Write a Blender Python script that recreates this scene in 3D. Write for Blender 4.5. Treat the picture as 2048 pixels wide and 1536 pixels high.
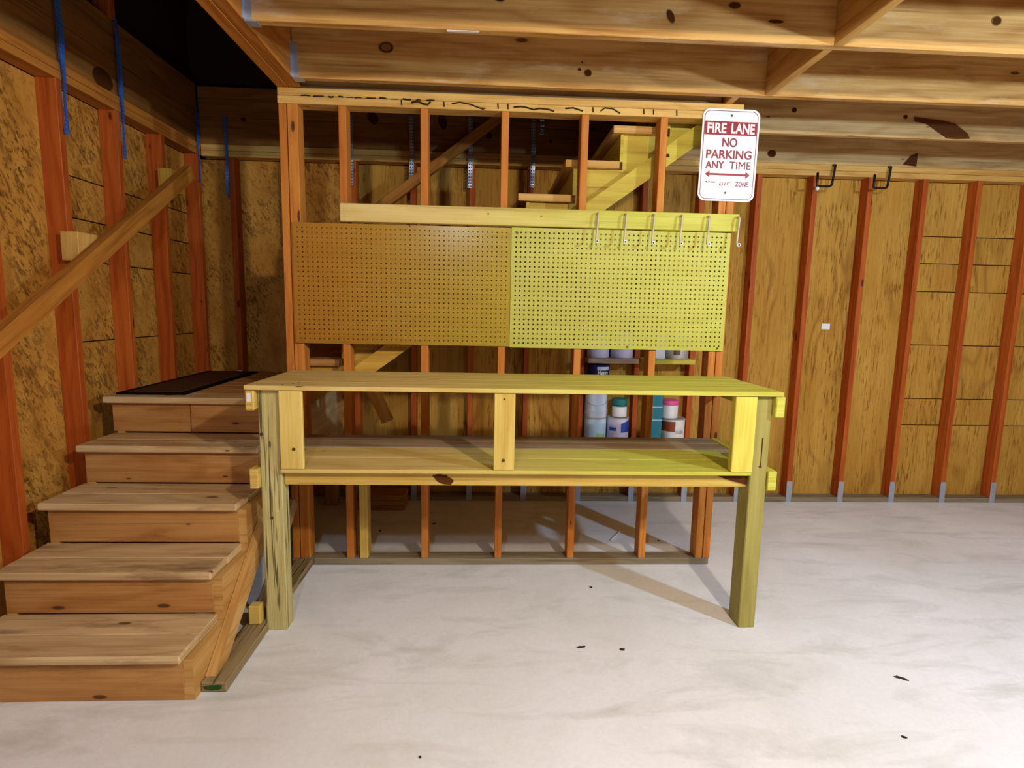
import bpy, bmesh, math, random
from mathutils import Vector, Matrix
random.seed(7)
for o in list(bpy.data.objects): bpy.data.objects.remove(o, do_unlink=True)
S = bpy.context.scene
COL = S.collection

# ------------------------------------------------------------------ camera
cam = bpy.data.cameras.new('camera'); camo = bpy.data.objects.new('camera', cam); COL.objects.link(camo)
S.camera = camo
RT = Vector((0.99881719, -0.04436959, 0.01988868)); UP = Vector((-0.01386457, 0.13216496, 0.99113077)); FW = Vector((0.04660465, 0.9902342, -0.13139346))
M = Matrix((( RT.x, UP.x, -FW.x, 0.0), (RT.y, UP.y, -FW.y, 0.0), (RT.z, UP.z, -FW.z, 1.4144), (0, 0, 0, 1)))
camo.matrix_world = M
cam.sensor_fit = 'HORIZONTAL'; cam.sensor_width = 36.0; cam.lens = 1113.365 / 2048 * 36.0
cam.clip_start = 0.05; cam.clip_end = 100

# ------------------------------------------------------------------ world, lights, exposure
W = bpy.data.worlds.new('world'); S.world = W; W.use_nodes = True
bg = W.node_tree.nodes['Background']; bg.inputs[0].default_value = (0.62, 0.74, 1.0, 1); bg.inputs[1].default_value = 0.22
S.view_settings.view_transform = 'Standard'; S.view_settings.look = 'None'
S.view_settings.exposure = 0.0; S.view_settings.gamma = 1.0; S.view_settings.use_curve_mapping = False

def lamp(name, loc, target, power, size, color):
    l = bpy.data.lights.new(name, 'AREA'); l.energy = power; l.shape = 'RECTANGLE'; l.size = size[0]; l.size_y = size[1]; l.color = color
    o = bpy.data.objects.new(name, l); COL.objects.link(o); o.location = loc
    o.rotation_euler = (Vector(target) - Vector(loc)).to_track_quat('-Z', 'Y').to_euler()
    return o
def bulb(name, loc, power, radius, color):
    l = bpy.data.lights.new(name, 'POINT'); l.energy = power; l.shadow_soft_size = radius; l.color = color
    o = bpy.data.objects.new(name, l); COL.objects.link(o); o.location = loc
    return o
bulb('ceiling_bulb', (2.75, 0.75, 2.15), 210, 0.05, (0.56, 0.76, 1.0))
bulb('ceiling_bulb', (1.15, 0.0, 2.38), 185, 0.05, (1.0, 0.92, 0.78))
bulb('ceiling_bulb', (-0.35, -0.4, 2.42), 66, 0.05, (0.74, 0.87, 1.0))

# ------------------------------------------------------------------ materials
def lin(c):
    return tuple((x/255/12.92 if x/255 <= 0.04045 else ((x/255+0.055)/1.055)**2.4) for x in c) + (1,)
def newmat(name):
    m = bpy.data.materials.new(name); m.use_nodes = True
    nt = m.node_tree; b = nt.nodes['Principled BSDF']
    return m, nt, b
def plain(name, c, rough=0.6, metal=0.0, spec=None):
    m, nt, b = newmat(name)
    n = nt.nodes.new('ShaderNodeTexNoise'); n.inputs['Scale'].default_value = 35; n.inputs['Detail'].default_value = 3
    tc = nt.nodes.new('ShaderNodeTexCoord'); nt.links.new(tc.outputs['Object'], n.inputs['Vector'])
    mx = nt.nodes.new('ShaderNodeMix'); mx.data_type = 'RGBA'
    col = lin(c); mx.inputs[6].default_value = tuple(v*0.86 for v in col[:3])+(1,); mx.inputs[7].default_value = tuple(min(1, v*1.08) for v in col[:3])+(1,)
    nt.links.new(n.outputs['Fac'], mx.inputs[0]); nt.links.new(mx.outputs[2], b.inputs['Base Color'])
    b.inputs['Roughness'].default_value = rough; b.inputs['Metallic'].default_value = metal
    if rough > 0.65: b.inputs['Specular IOR Level'].default_value = 0.08
    return m
class NT:
    """small helper for wiring math nodes"""
    def __init__(s, nt): s.nt = nt
    def math(s, op, a, b=None, c=None, clamp=False):
        n = s.nt.nodes.new('ShaderNodeMath'); n.operation = op; n.use_clamp = clamp
        for i, v in enumerate((a, b, c)):
            if v is None: continue
            if isinstance(v, (int, float)): n.inputs[i].default_value = v
            else: s.nt.links.new(v, n.inputs[i])
        return n.outputs[0]
    def mix(s, f, a, b):
        n = s.nt.nodes.new('ShaderNodeMix'); n.data_type = 'RGBA'
        for i, v in ((0, f), (6, a), (7, b)):
            if isinstance(v, (int, float)): n.inputs[i].default_value = v
            elif isinstance(v, tuple): n.inputs[i].default_value = v
            else: s.nt.links.new(v, n.inputs[i])
        return n.outputs[2]
    def noise(s, vec, scale, detail=3, rough=0.55, dist=0):
        n = s.nt.nodes.new('ShaderNodeTexNoise'); n.inputs['Scale'].default_value = scale; n.inputs['Detail'].default_value = detail
        n.inputs['Roughness'].default_value = rough; n.inputs['Distortion'].default_value = dist
        s.nt.links.new(vec, n.inputs['Vector']); return n.outputs['Fac']
    def vmap(s, vec, scale, rot=(0, 0, 0)):
        n = s.nt.nodes.new('ShaderNodeMapping'); n.inputs['Scale'].default_value = scale; n.inputs['Rotation'].default_value = rot
        s.nt.links.new(vec, n.inputs['Vector']); return n.outputs[0]
    def ramp(s, v, lo, hi):
        n = s.nt.nodes.new('ShaderNodeMapRange'); n.inputs[1].default_value = lo; n.inputs[2].default_value = hi
        s.nt.links.new(v, n.inputs[0]); return n.outputs[0]
def uv_plus_random(nt, h):
    uv = nt.nodes.new('ShaderNodeUVMap'); oi = nt.nodes.new('ShaderNodeObjectInfo')
    add = nt.nodes.new('ShaderNodeVectorMath'); add.operation = 'ADD'
    cmb = nt.nodes.new('ShaderNodeCombineXYZ')
    nt.links.new(h.math('MULTIPLY', oi.outputs['Random'], 37.0), cmb.inputs[0]); nt.links.new(h.math('MULTIPLY', oi.outputs['Random'], 11.0), cmb.inputs[1])
    nt.links.new(h.math('MULTIPLY', oi.outputs['Random'], 23.0), cmb.inputs[2])
    nt.links.new(uv.outputs[0], add.inputs[0]); nt.links.new(cmb.outputs[0], add.inputs[1])
    return add.outputs[0], oi.outputs['Random']
def wood(name, light, dark, knot=(70, 35, 12), ring=14.0, rough=0.62, knots=0.55, cracks=0.0, stain=0.0, stainc=(95, 85, 80), vary=0.12, tint=None, bump=0.15, streaky=0.45):
    """board wood; UV u runs along the grain in metres, v across it"""
    m, nt, b = newmat(name); h = NT(nt)
    p, rnd = uv_plus_random(nt, h)
    warp = h.noise(h.vmap(p, (1.3, 4.5, 1)), 1.0, 2)
    sep = nt.nodes.new('ShaderNodeSeparateXYZ'); nt.links.new(p, sep.inputs[0])
    # cathedral rings: a sine over v plus a low-frequency warp
    ph = h.math('ADD', h.math('MULTIPLY', sep.outputs[1], ring*6.28), h.math('MULTIPLY', warp, 26.0))
    rings = h.math('MULTIPLY_ADD', h.math('SINE', ph), 0.5, 0.5)
    rings = h.math('POWER', rings, 2.2)
    fine = h.noise(h.vmap(p, (2.4, 95.0, 1)), 1.0, 4, 0.65)
    broad = h.noise(h.vmap(p, (1.2, 9.0, 1)), 1.0, 3)
    f = h.math('ADD', h.math('MULTIPLY', rings, 0.36), h.math('MULTIPLY', h.ramp(fine, 0.34, 0.70), 0.52))
    f = h.math('ADD', f, h.math('MULTIPLY', h.math('SUBTRACT', broad, 0.5), 1.5), clamp=True)
    streak = h.ramp(h.noise(h.vmap(p, (0.9, 42.0, 1)), 1.0, 3, 0.6, 0.3), 0.60, 0.72)
    col = h.mix(f, lin(light), lin(dark))
    col = h.mix(h.math('MULTIPLY', rnd, vary*2), col, lin(dark))
    dd = tuple(v*0.45 for v in lin(dark)[:3]) + (1,)
    if tint:  # yellow-green shift of brightly lit wood, put into the colour along world x
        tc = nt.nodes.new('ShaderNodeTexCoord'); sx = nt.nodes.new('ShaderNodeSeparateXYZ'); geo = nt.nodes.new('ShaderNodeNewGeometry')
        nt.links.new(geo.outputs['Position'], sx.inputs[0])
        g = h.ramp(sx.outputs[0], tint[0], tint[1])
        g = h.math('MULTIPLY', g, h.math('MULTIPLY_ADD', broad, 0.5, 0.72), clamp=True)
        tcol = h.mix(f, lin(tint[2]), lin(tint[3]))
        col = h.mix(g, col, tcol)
    col = h.mix(h.math('MULTIPLY', streak, streaky), col, dd)
    if knots > 0:
        v = nt.nodes.new('ShaderNodeTexVoronoi'); v.voronoi_dimensions = '2D'; v.inputs['Scale'].default_value = 1.0
        nt.links.new(h.vmap(p, (2.0, 6.0, 1)), v.inputs['Vector'])
        sc = nt.nodes.new('ShaderNodeSeparateColor'); nt.links.new(v.outputs['Color'], sc.inputs[0])
        present = h.math('LESS_THAN', sc.outputs[0], knots)
        size = h.math('MULTIPLY_ADD', sc.outputs[1], 0.055, 0.02)
        kk = h.math('SUBTRACT', 1.0, h.math('DIVIDE', v.outputs['Distance'], size), clamp=True)
        kk = h.math('MULTIPLY', h.ramp(kk, 0.0, 0.35), present)
        halo = h.math('MULTIPLY', h.math('SUBTRACT', 1.0, h.math('DIVIDE', v.outputs['Distance'], h.math('MULTIPLY', size, 3.0)), clamp=True), h.math('MULTIPLY', present, 0.45))
        col = h.mix(halo, col, lin(dark)); col = h.mix(h.math('MULTIPLY', kk, 0.85), col, lin(knot))
    if stain > 0:
        sn = h.ramp(h.noise(h.vmap(p, (2.2, 9.0, 1)), 1.0, 5, 0.65), 0.56, 0.74)
        col = h.mix(h.math('MULTIPLY', sn, stain), col, lin(stainc))
    ck = None
    if cracks > 0:
        ck = h.ramp(h.noise(h.vmap(p, (2.2, 60.0, 1)), 1.0, 2, 0.5, 0.6), 0.58, 0.64)
        col = h.mix(h.math('MULTIPLY', ck, cracks), col, lin((58, 48, 22)))
    nt.links.new(col, b.inputs['Base Color']); b.inputs['Roughness'].default_value = rough
    b.inputs['Specular IOR Level'].default_value = 0.25
    bp = nt.nodes.new('ShaderNodeBump'); bp.inputs['Strength'].default_value = bump; bp.inputs['Distance'].default_value = 0.004
    hh = h.math('SUBTRACT', 1.0, f)
    if ck is not None: hh = h.math('SUBTRACT', hh, h.math('MULTIPLY', ck, 1.5))
    nt.links.new(hh, bp.inputs['Height']); nt.links.new(bp.outputs[0], b.inputs['Normal'])
    return m
def plywood(name, light, mid, dark, density=0.5):
    m, nt, b = newmat(name); h = NT(nt)
    p, rnd = uv_plus_random(nt, h)
    big = h.noise(h.vmap(p, (1.2, 5.0, 1)), 1.0, 3)
    sep = nt.nodes.new('ShaderNodeSeparateXYZ'); nt.links.new(p, sep.inputs[0])
    ph = h.math('ADD', h.math('MULTIPLY', sep.outputs[1], 34.0), h.math('MULTIPLY', h.noise(h.vmap(p, (0.9, 2.4, 1)), 1.0, 2), 60.0))
    ring = h.math('POWER', h.math('MULTIPLY_ADD', h.math('SINE', ph), 0.5, 0.5), 3.0)
    dash = h.ramp(h.noise(h.vmap(p, (9.0, 95.0, 1)), 1.0, 3, 0.6), 0.54, 0.63)
    where = h.ramp(h.noise(h.vmap(p, (1.1, 6.0, 1)), 1.0, 3), 0.40, 0.60)
    fib = h.ramp(h.noise(h.vmap(p, (1.5, 60.0, 1)), 1.0, 4, 0.65), 0.35, 0.7)
    col = h.mix(h.ramp(big, 0.3, 0.7), lin(light), lin(mid))
    col = h.mix(h.math('MULTIPLY', fib, 0.30), col, lin(dark))
    arcs = h.math('MULTIPLY', ring, h.ramp(h.noise(h.vmap(p, (0.7, 3.0, 1)), 1.0, 2), 0.5, 0.6))
    col = h.mix(h.math('MULTIPLY', arcs, 0.45), col, lin(dark))
    col = h.mix(h.math('MULTIPLY', h.math('MULTIPLY', dash, h.math('MULTIPLY_ADD', where, 0.8, 0.2)), density), col, lin(dark))
    nt.links.new(col, b.inputs['Base Color']); b.inputs['Roughness'].default_value = 0.75; b.inputs['Specular IOR Level'].default_value = 0.15
    bp = nt.nodes.new('ShaderNodeBump'); bp.inputs['Strength'].default_value = 0.25; bp.inputs['Distance'].default_value = 0.003
    nt.links.new(h.math('SUBTRACT', 1.0, dash), bp.inputs['Height']); nt.links.new(bp.outputs[0], b.inputs['Normal'])
    return m
def flakeboard(name, light, mid, dark):
    m, nt, b = newmat(name); h = NT(nt)
    p, rnd = uv_plus_random(nt, h)
    q = h.vmap(p, (1, 1, 1), (0, 0, 0.5))
    f1 = h.ramp(h.noise(h.vmap(q, (15.0, 34.0, 1)), 1.0, 4, 0.62, 0.4), 0.50, 0.58)
    f2 = h.ramp(h.noise(h.vmap(q, (40.0, 90.0, 1)), 1.0, 3, 0.6, 0.3), 0.55, 0.62)
    where = h.ramp(h.noise(h.vmap(p, (2.6, 4.5, 1)), 1.0, 3), 0.38, 0.62)
    big = h.noise(h.vmap(p, (4.0, 9.0, 1)), 1.0, 3)
    col = h.mix(h.ramp(big, 0.3, 0.7), lin(light), lin(mid))
    col = h.mix(h.math('MULTIPLY', f1, h.math('MULTIPLY_ADD', where, 0.55, 0.06)), col, lin(dark))
    col = h.mix(h.math('MULTIPLY', f2, h.math('MULTIPLY_ADD', where, 0.5, 0.25)), col, lin(dark))
    nt.links.new(col, b.inputs['Base Color']); b.inputs['Roughness'].default_value = 0.7; b.inputs['Specular IOR Level'].default_value = 0.2
    return m
def concrete():
    m, nt, b = newmat('concrete'); h = NT(nt)
    tc = nt.nodes.new('ShaderNodeTexCoord'); p = tc.outputs['Object']
    a = h.noise(p, 1.1, 5, 0.6, 0.4)
    st = h.ramp(h.noise(h.vmap(p, (1.6, 5.5, 1), (0, 0, 0.6)), 1.0, 6, 0.62, 0.8), 0.52, 0.72)
    fine = h.noise(p, 60.0, 4, 0.7)
    pat = h.ramp(h.noise(p, 2.6, 4, 0.6), 0.55, 0.75)
    col = h.mix(h.ramp(a, 0.35, 0.7), lin((238, 238, 240)), lin((222, 222, 220)))
    col = h.mix(h.math('MULTIPLY', st, 0.50), col, lin((176, 178, 164)))
    col = h.mix(h.math('MULTIPLY', pat, 0.30), col, lin((192, 192, 176)))
    col = h.mix(h.math('MULTIPLY', h.ramp(fine, 0.4, 0.8), 0.12), col, lin((150, 148, 140)))
    nt.links.new(col, b.inputs['Base Color']); b.inputs['Roughness'].default_value = 0.55; b.inputs['Specular IOR Level'].default_value = 0.25
    bp = nt.nodes.new('ShaderNodeBump'); bp.inputs['Strength'].default_value = 0.06; bp.inputs['Distance'].default_value = 0.003
    nt.links.new(fine, bp.inputs['Height']); nt.links.new(bp.outputs[0], b.inputs['Normal'])
    return m

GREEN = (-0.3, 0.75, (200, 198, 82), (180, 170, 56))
m_joist = wood('joist_wood', (206, 160, 90), (152, 98, 36), ring=9, knots=0.12, stain=0.6, stainc=(222, 196, 160), vary=0.10)
m_joist_dirty = wood('stained_joist_wood', (210, 176, 118), (158, 118, 62), ring=10, knots=0.35, stain=0.5, stainc=(120, 82, 60))
m_header = wood('header_wood', (196, 128, 52), (140, 78, 22), ring=16, knots=0.2)
m_plate = wood('plate_wood', (218, 176, 98), (180, 126, 54), ring=12, knots=0.45)
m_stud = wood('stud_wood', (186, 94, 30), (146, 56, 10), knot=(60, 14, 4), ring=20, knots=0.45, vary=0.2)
m_framestud = wood('frame_stud_wood', (206, 136, 56), (172, 90, 26), knot=(60, 22, 6), ring=18, knots=0.4, vary=0.2)
m_sill = wood('sill_wood', (150, 132, 104), (112, 98, 72), ring=18, knots=0.2, cracks=0.4)
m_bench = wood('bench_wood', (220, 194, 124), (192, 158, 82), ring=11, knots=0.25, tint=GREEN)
m_beam = wood('beam_wood', (212, 184, 96), (184, 142, 58), knot=(110, 55, 20), ring=9, knots=0.5)
m_shelf_grey = wood('grey_board_wood', (170, 146, 116), (128, 100, 74), ring=9, knots=0.2, stain=0.4, stainc=(150, 140, 150))  # grey-brown board wood with cooler grey blotches
m_post = wood('weathered_post_wood', (204, 190, 128), (160, 146, 90), knot=(70, 62, 48), ring=15, knots=0.5, cracks=0.85, bump=0.5)
m_post2 = wood('post_wood', (168, 156, 84), (140, 128, 62), ring=11, knots=0.2)
m_tread = wood('tread_wood', (216, 186, 138), (168, 132, 84), ring=8, knots=0.55, stain=0.8, stainc=(104, 76, 52))
m_riser = wood('riser_wood', (194, 144, 84), (154, 98, 44), ring=9, knots=0.6, stain=0.6, stainc=(110, 66, 30))
m_string = wood('stringer_wood', (206, 164, 98), (170, 116, 52), ring=9, knots=0.3)
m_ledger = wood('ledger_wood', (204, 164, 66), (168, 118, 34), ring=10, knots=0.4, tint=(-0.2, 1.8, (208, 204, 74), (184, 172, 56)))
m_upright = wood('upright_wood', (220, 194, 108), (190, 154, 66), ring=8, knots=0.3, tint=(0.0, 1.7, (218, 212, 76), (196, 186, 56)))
m_rail = wood('rail_wood', (186, 122, 46), (138, 78, 22), ring=14, knots=0.15)
m_oldsill = wood('weathered_sill_wood', (160, 138, 98), (122, 100, 62), ring=16, knots=0.2, cracks=0.85, bump=0.5)
m_rim = wood('rim_wood', (150, 98, 42), (108, 64, 20), ring=12, knots=0.3)  # darkened wood: the shade around the rim boards is put into the colour
m_ply = plywood('plywood', (196, 150, 66), (178, 128, 48), (112, 66, 18), 0.8)
m_flake = flakeboard('flakeboard', (200, 144, 62), (170, 112, 40), (74, 36, 8))
m_deck = wood('subfloor_wood', (150, 100, 46), (110, 66, 24), ring=6, knots=0.1)
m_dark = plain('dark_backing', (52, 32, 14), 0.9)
m_floor = concrete()
m_galv = plain('galvanised_steel', (176, 184, 200), 0.38, 0.55)
m_blue = plain('blue_galvanised_steel', (58, 112, 200), 0.42, 0.35)
m_black = plain('black_vinyl', (16, 16, 18), 0.45)
m_hookw = plain('cream_vinyl', (196, 178, 140), 0.45)
m_white = plain('white_plastic', (228, 226, 226), 0.45)
m_signw = plain('sign_white', (236, 230, 226), 0.42)
m_red = plain('sign_red', (150, 8, 22), 0.45)
m_redink = plain('sign_red_ink', (140, 32, 44), 0.5)
m_frameink = plain('sign_border_ink', (140, 84, 96), 0.5)
m_ink = plain('marker_ink', (52, 44, 26), 0.8)
m_knot = plain('knot_wood', (74, 38, 10), 0.9)
m_knotring = plain('knot_ring_wood', (126, 92, 46), 0.7)
m_bark = plain('bark', (84, 46, 20), 0.9)
m_screw = plain('screw_steel', (90, 74, 52), 0.45, 0.6)
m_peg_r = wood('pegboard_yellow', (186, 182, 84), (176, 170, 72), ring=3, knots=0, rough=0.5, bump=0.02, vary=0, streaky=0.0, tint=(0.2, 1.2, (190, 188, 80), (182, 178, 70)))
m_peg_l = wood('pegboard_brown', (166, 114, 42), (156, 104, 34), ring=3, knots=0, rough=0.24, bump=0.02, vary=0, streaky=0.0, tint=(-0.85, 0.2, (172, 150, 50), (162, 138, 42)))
m_leaf = plain('dead_leaf', (62, 48, 30), 0.8)
m_mat = plain('mat_fibre', (82, 46, 24), 0.95)
m_matedge = plain('mat_border', (14, 9, 8), 0.9)
m_green = plain('green_end_stain', (44, 78, 34), 0.8)

# ------------------------------------------------------------------ builders
WL = {}
def wl(o): return WL[o.name] if o is not None else Vector((0, 0, 0))
def link(name, me, loc, parent=None):
    o = bpy.data.objects.new(name, me); COL.objects.link(o)
    loc = Vector(loc); WL[o.name] = loc.copy()
    o.location = loc - wl(parent); o.parent = parent
    return o
def empty(name, loc, parent=None):
    o = link(name, None, loc, parent); o.empty_display_size = 0.05; return o
def tag(o, label, cat, group=None):
    o['label'] = label; o['category'] = cat
    if group: o['group'] = group
    return o
def struct(o, label=None):
    o['kind'] = 'structure'
    if label: o['label'] = label
    return o
def uvbox(me, axis):
    """u = metres along the grain axis, v = metres across"""
    uv = me.uv_layers.new(name='UVMap').data
    ax = 'xyz'.index(axis); oth = [i for i in range(3) if i != ax]
    for poly in me.polygons:
        n = poly.normal; k = max(range(3), key=lambda i: abs(n[i]))
        for li in poly.loop_indices:
            c = me.vertices[me.loops[li].vertex_index].co
            if k == ax: uv[li].uv = (c[oth[0]]*0.25, c[oth[1]]*3)
            else:
                o2 = [i for i in oth if i != k][0]
                uv[li].uv = (c[ax], c[o2] + (0.37 if k == oth[0] else 0))
def boxmesh(name, dims, mat, axis='x', bev=0.0025):
    bm = bmesh.new(); bmesh.ops.create_cube(bm, size=1.0)
    for v in bm.verts: v.co = Vector((v.co.x*dims[0], v.co.y*dims[1], v.co.z*dims[2]))
    if bev: bmesh.ops.bevel(bm, geom=bm.edges[:], offset=min(bev, min(dims)*0.3), segments=1, affect='EDGES')
    me = bpy.data.meshes.new(name); bm.to_mesh(me); bm.free()
    uvbox(me, axis); me.materials.append(mat); return me
CACHE = {}
def board(name, lo, hi, mat, parent=None, axis=None, bev=0.0025, jit=0.0):
    d = tuple(round(hi[i]-lo[i], 5) for i in range(3))
    if axis is None: axis = 'xyz'[max(range(3), key=lambda i: d[i])]
    key = (d, mat.name, axis, bev)
    if key not in CACHE: CACHE[key] = boxmesh(name, d, mat, axis, bev)
    c = [(lo[i]+hi[i])/2 for i in range(3)]
    o = link(name, CACHE[key], c, parent)
    if jit: o.rotation_euler = [random.uniform(-jit, jit) for _ in range(3)]
    return o
def slanted(name, p0, p1, w_up, w_side, mat, parent=None, side=None):
    """a board between two points; w_up measured in the vertical plane, w_side across it"""
    p0, p1 = Vector(p0), Vector(p1); d = (p1-p0); L = d.length; x = d.normalized()
    y = Vector((0, 0, 1)).cross(x).normalized(); z = x.cross(y)
    me = boxmesh(name, (L, w_side, w_up), mat, 'x')
    o = link(name, me, (p0+p1)/2, parent)
    o.rotation_euler = Matrix((x, y, z)).transposed().to_euler()
    return o
def prism(name, pts, plane, a, b, mat, parent=None, axis='x'):
    """extrude a 2-D outline; plane 'yz' -> extruded along x from a to b, 'xz' -> along y"""
    bm = bmesh.new()
    mk = (lambda p, t: (t, p[0], p[1])) if plane == 'yz' else (lambda p, t: (p[0], t, p[1]))
    A = [bm.verts.new(mk(p, a)) for p in pts]; B = [bm.verts.new(mk(p, b)) for p in pts]
    bm.faces.new(A); bm.faces.new(B[::-1])
    for i in range(len(pts)): j = (i+1) % len(pts); bm.faces.new((A[j], A[i], B[i], B[j]))
    bmesh.ops.recalc_face_normals(bm, faces=bm.faces[:])
    c = sum((v.co for v in bm.verts), Vector())/len(bm.verts)
    for v in bm.verts: v.co -= c
    me = bpy.data.meshes.new(name); bm.to_mesh(me); bm.free(); uvbox(me, axis); me.materials.append(mat)
    return link(name, me, c, parent)
def tube(name, pts, r, mat, parent=None, seg=10, base=None, smooth=True):
    pts = [Vector(p) for p in pts]; base = Vector(base) if base else pts[0]
    bm = bmesh.new(); rings = []; up = None
    for i, p in enumerate(pts):
        t = (pts[min(i+1, len(pts)-1)] - pts[max(i-1, 0)]).normalized()
        if up is None: up = t.orthogonal().normalized()
        up = (up - t*up.dot(t)).normalized(); s = t.cross(up)
        rings.append([bm.verts.new(p - base + (up*math.cos(2*math.pi*k/seg) + s*math.sin(2*math.pi*k/seg))*r) for k in range(seg)])
    for A, B in zip(rings, rings[1:]):
        for k in range(seg): bm.faces.new((A[k], A[(k+1) % seg], B[(k+1) % seg], B[k]))
    bm.faces.new(rings[0][::-1]); bm.faces.new(rings[-1])
    for f in bm.faces: f.smooth = smooth and len(f.verts) == 4
    me = bpy.data.meshes.new(name); bm.to_mesh(me); bm.free(); me.materials.append(mat)
    return link(name, me, base, parent)
def bend(points, n=6, k=0.45):
    """round the corners of a polyline"""
    P = [Vector(p) for p in points]; out = [P[0]]
    for a, b, c in zip(P, P[1:], P[2:]):
        r = min((a-b).length, (c-b).length)*k
        s, e = b+(a-b).normalized()*r, b+(c-b).normalized()*r
        for i in range(n+1):
            t = i/n; out.append(s*(1-t)**2 + b*2*t*(1-t) + e*t*t)
    out.append(P[-1]); return out
def lathe(name, prof, loc, mat, parent=None, seg=28, mats=None, midx=None):
    bm = bmesh.new(); rings = []
    for r, z in prof: rings.append([bm.verts.new((r*math.cos(2*math.pi*k/seg), r*math.sin(2*math.pi*k/seg), z)) for k in range(seg)])
    for i, (A, B) in enumerate(zip(rings, rings[1:])):
        for k in range(seg):
            f = bm.faces.new((A[k], A[(k+1) % seg], B[(k+1) % seg], B[k])); f.smooth = True
            if midx: f.material_index = midx[i]
    bm.faces.new(rings[0][::-1]); bm.faces.new(rings[-1])
    me = bpy.data.meshes.new(name); bm.to_mesh(me); bm.free()
    for mm in (mats or [mat]): me.materials.append(mm)
    me.set_sharp_from_angle(angle=0.7)
    return link(name, me, loc, parent)
def disc(name, loc, rx, rz, mat, parent=None, normal='y', thick=0.0015, seg=18, rot=0.0, jag=0.0):
    """thin plate facing -y (or +z) with an oval or ragged outline"""
    pts = []
    for k in range(seg):
        a = 2*math.pi*k/seg; q = 1+random.uniform(-jag, jag)
        u, v = rx*math.cos(a)*q, rz*math.sin(a)*q
        pts.append((u*math.cos(rot)-v*math.sin(rot), u*math.sin(rot)+v*math.cos(rot)))
    bm = bmesh.new()
    mk = (lambda p, t: (p[0], t, p[1])) if normal == 'y' else (lambda p, t: (p[0], p[1], t))
    A = [bm.verts.new(mk(p, -thick/2)) for p in pts]; B = [bm.verts.new(mk(p, thick/2)) for p in pts]
    bm.faces.new(A); bm.faces.new(B[::-1])
    for i in range(seg): j = (i+1) % seg; bm.faces.new((A[j], A[i], B[i], B[j]))
    bmesh.ops.recalc_face_normals(bm, faces=bm.faces[:])
    me = bpy.data.meshes.new(name); bm.to_mesh(me); bm.free(); me.materials.append(mat)
    return link(name, me, loc, parent)
def perforated(name, w, h, t, nx, nz, r, seg=8, mat=None, margin=0.0, twist=None):
    """plate in the xz plane (origin lower left, front at y=0) with nx by nz real holes"""
    V, F = [], []
    def quad(a, b, c, d): F.append((a, b, c, d))
    cw, ch = (w-2*margin)/nx, (h-2*margin)/nz
    def add(x, y, z): V.append((x, y, z)); return len(V)-1
    dirs = [(-1, -1), (0, -1), (1, -1), (1, 0), (1, 1), (0, 1), (-1, 1), (-1, 0)] if seg == 8 else [(-1, -1), (1, -1), (1, 1), (-1, 1)]
    n = len(dirs)
    for i in range(nx):
        for j in range(nz):
            cx, cz = margin+(i+0.5)*cw, margin+(j+0.5)*ch
            fo, fi, bo, bi = [], [], [], []
            for dx, dz in dirs:
                l = math.hypot(dx, dz)
                fo.append(add(cx+dx*cw/2, 0, cz+dz*ch/2)); fi.append(add(cx+dx/l*r, 0, cz+dz/l*r))
                bo.append(add(cx+dx*cw/2, t, cz+dz*ch/2)); bi.append(add(cx+dx/l*r, t, cz+dz/l*r))
            for k in range(n):
                q = (k+1) % n
                quad(fo[k], fo[q], fi[q], fi[k]); quad(bo[q], bo[k], bi[k], bi[q]); quad(fi[k], fi[q], bi[q], bi[k])
    def bx(x0, x1, z0, z1):
        a = [add(x, y, z) for y in (0, t) for (x, z) in ((x0, z0), (x1, z0), (x1, z1), (x0, z1))]
        quad(a[0], a[1], a[2], a[3]); quad(a[7], a[6], a[5], a[4])
        for k in range(4): q = (k+1) % 4; quad(a[q], a[k], a[4+k], a[4+q])
    if margin > 0:
        bx(0, w, 0, margin); bx(0, w, h-margin, h); bx(0, margin, margin, h-margin); bx(w-margin, w, margin, h-margin)
    else:
        a = [add(x, y, z) for y in (0, t) for (x, z) in ((0, 0), (w, 0), (w, h), (0, h))]
        for k in range(4): q = (k+1) % 4; quad(a[q], a[k], a[4+k], a[4+q])
    if twist:
        for i, (x, y, z) in enumerate(V): V[i] = twist(x, y, z)
    me = bpy.data.meshes.new(name); me.from_pydata(V, [], F); me.update()
    uvbox(me, 'x' if w > h else 'z'); me.materials.append(mat); return me
def textmesh(name, s, height, mat, bold=0.0, width=None, depth=0.0006, shear=0):
    cu = bpy.data.curves.new(name, 'FONT'); cu.body = s; cu.align_x = 'CENTER'; cu.size = 1.0; cu.extrude = 0.01; cu.offset = bold; cu.shear = shear
    ob = bpy.data.objects.new(name, cu); COL.objects.link(ob)
    dg = bpy.context.evaluated_depsgraph_get(); me = bpy.data.meshes.new_from_object(ob.evaluated_get(dg))
    bpy.data.objects.remove(ob, do_unlink=True)
    xs = [v.co.x for v in me.vertices]; ys = [v.co.y for v in me.vertices]; zs = [v.co.z for v in me.vertices]
    x0, x1, y0, y1 = min(xs), max(xs), min(ys), max(ys); k = height/(y1-y0); kx = width/(x1-x0) if width else k
    for v in me.vertices:
        x, y, z = v.co; v.co = ((x-(x0+x1)/2)*kx, -(z)/0.01*depth, (y-(y0+y1)/2)*k)
    me.materials.clear(); me.materials.append(mat); me.name = name
    return me

# ------------------------------------------------------------------ constants of the room
XL, XR, YB = -2.03, 4.6, 4.101             # sheathing faces
YF0, YF1 = 2.956, 3.045                    # stud partition
ZP, ZC = 2.405, 2.482                      # under the plates, under the joists
SP = 0.4064; XB = -0.5227; XF = -0.3276

# ------------------------------------------------------------------ floor
fl = board('floor', (-2.2, -4.0, -0.12), (5.0, 4.3, 0.0), m_floor, None, 'x', 0); struct(fl, 'pale worn concrete garage floor')

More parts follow.
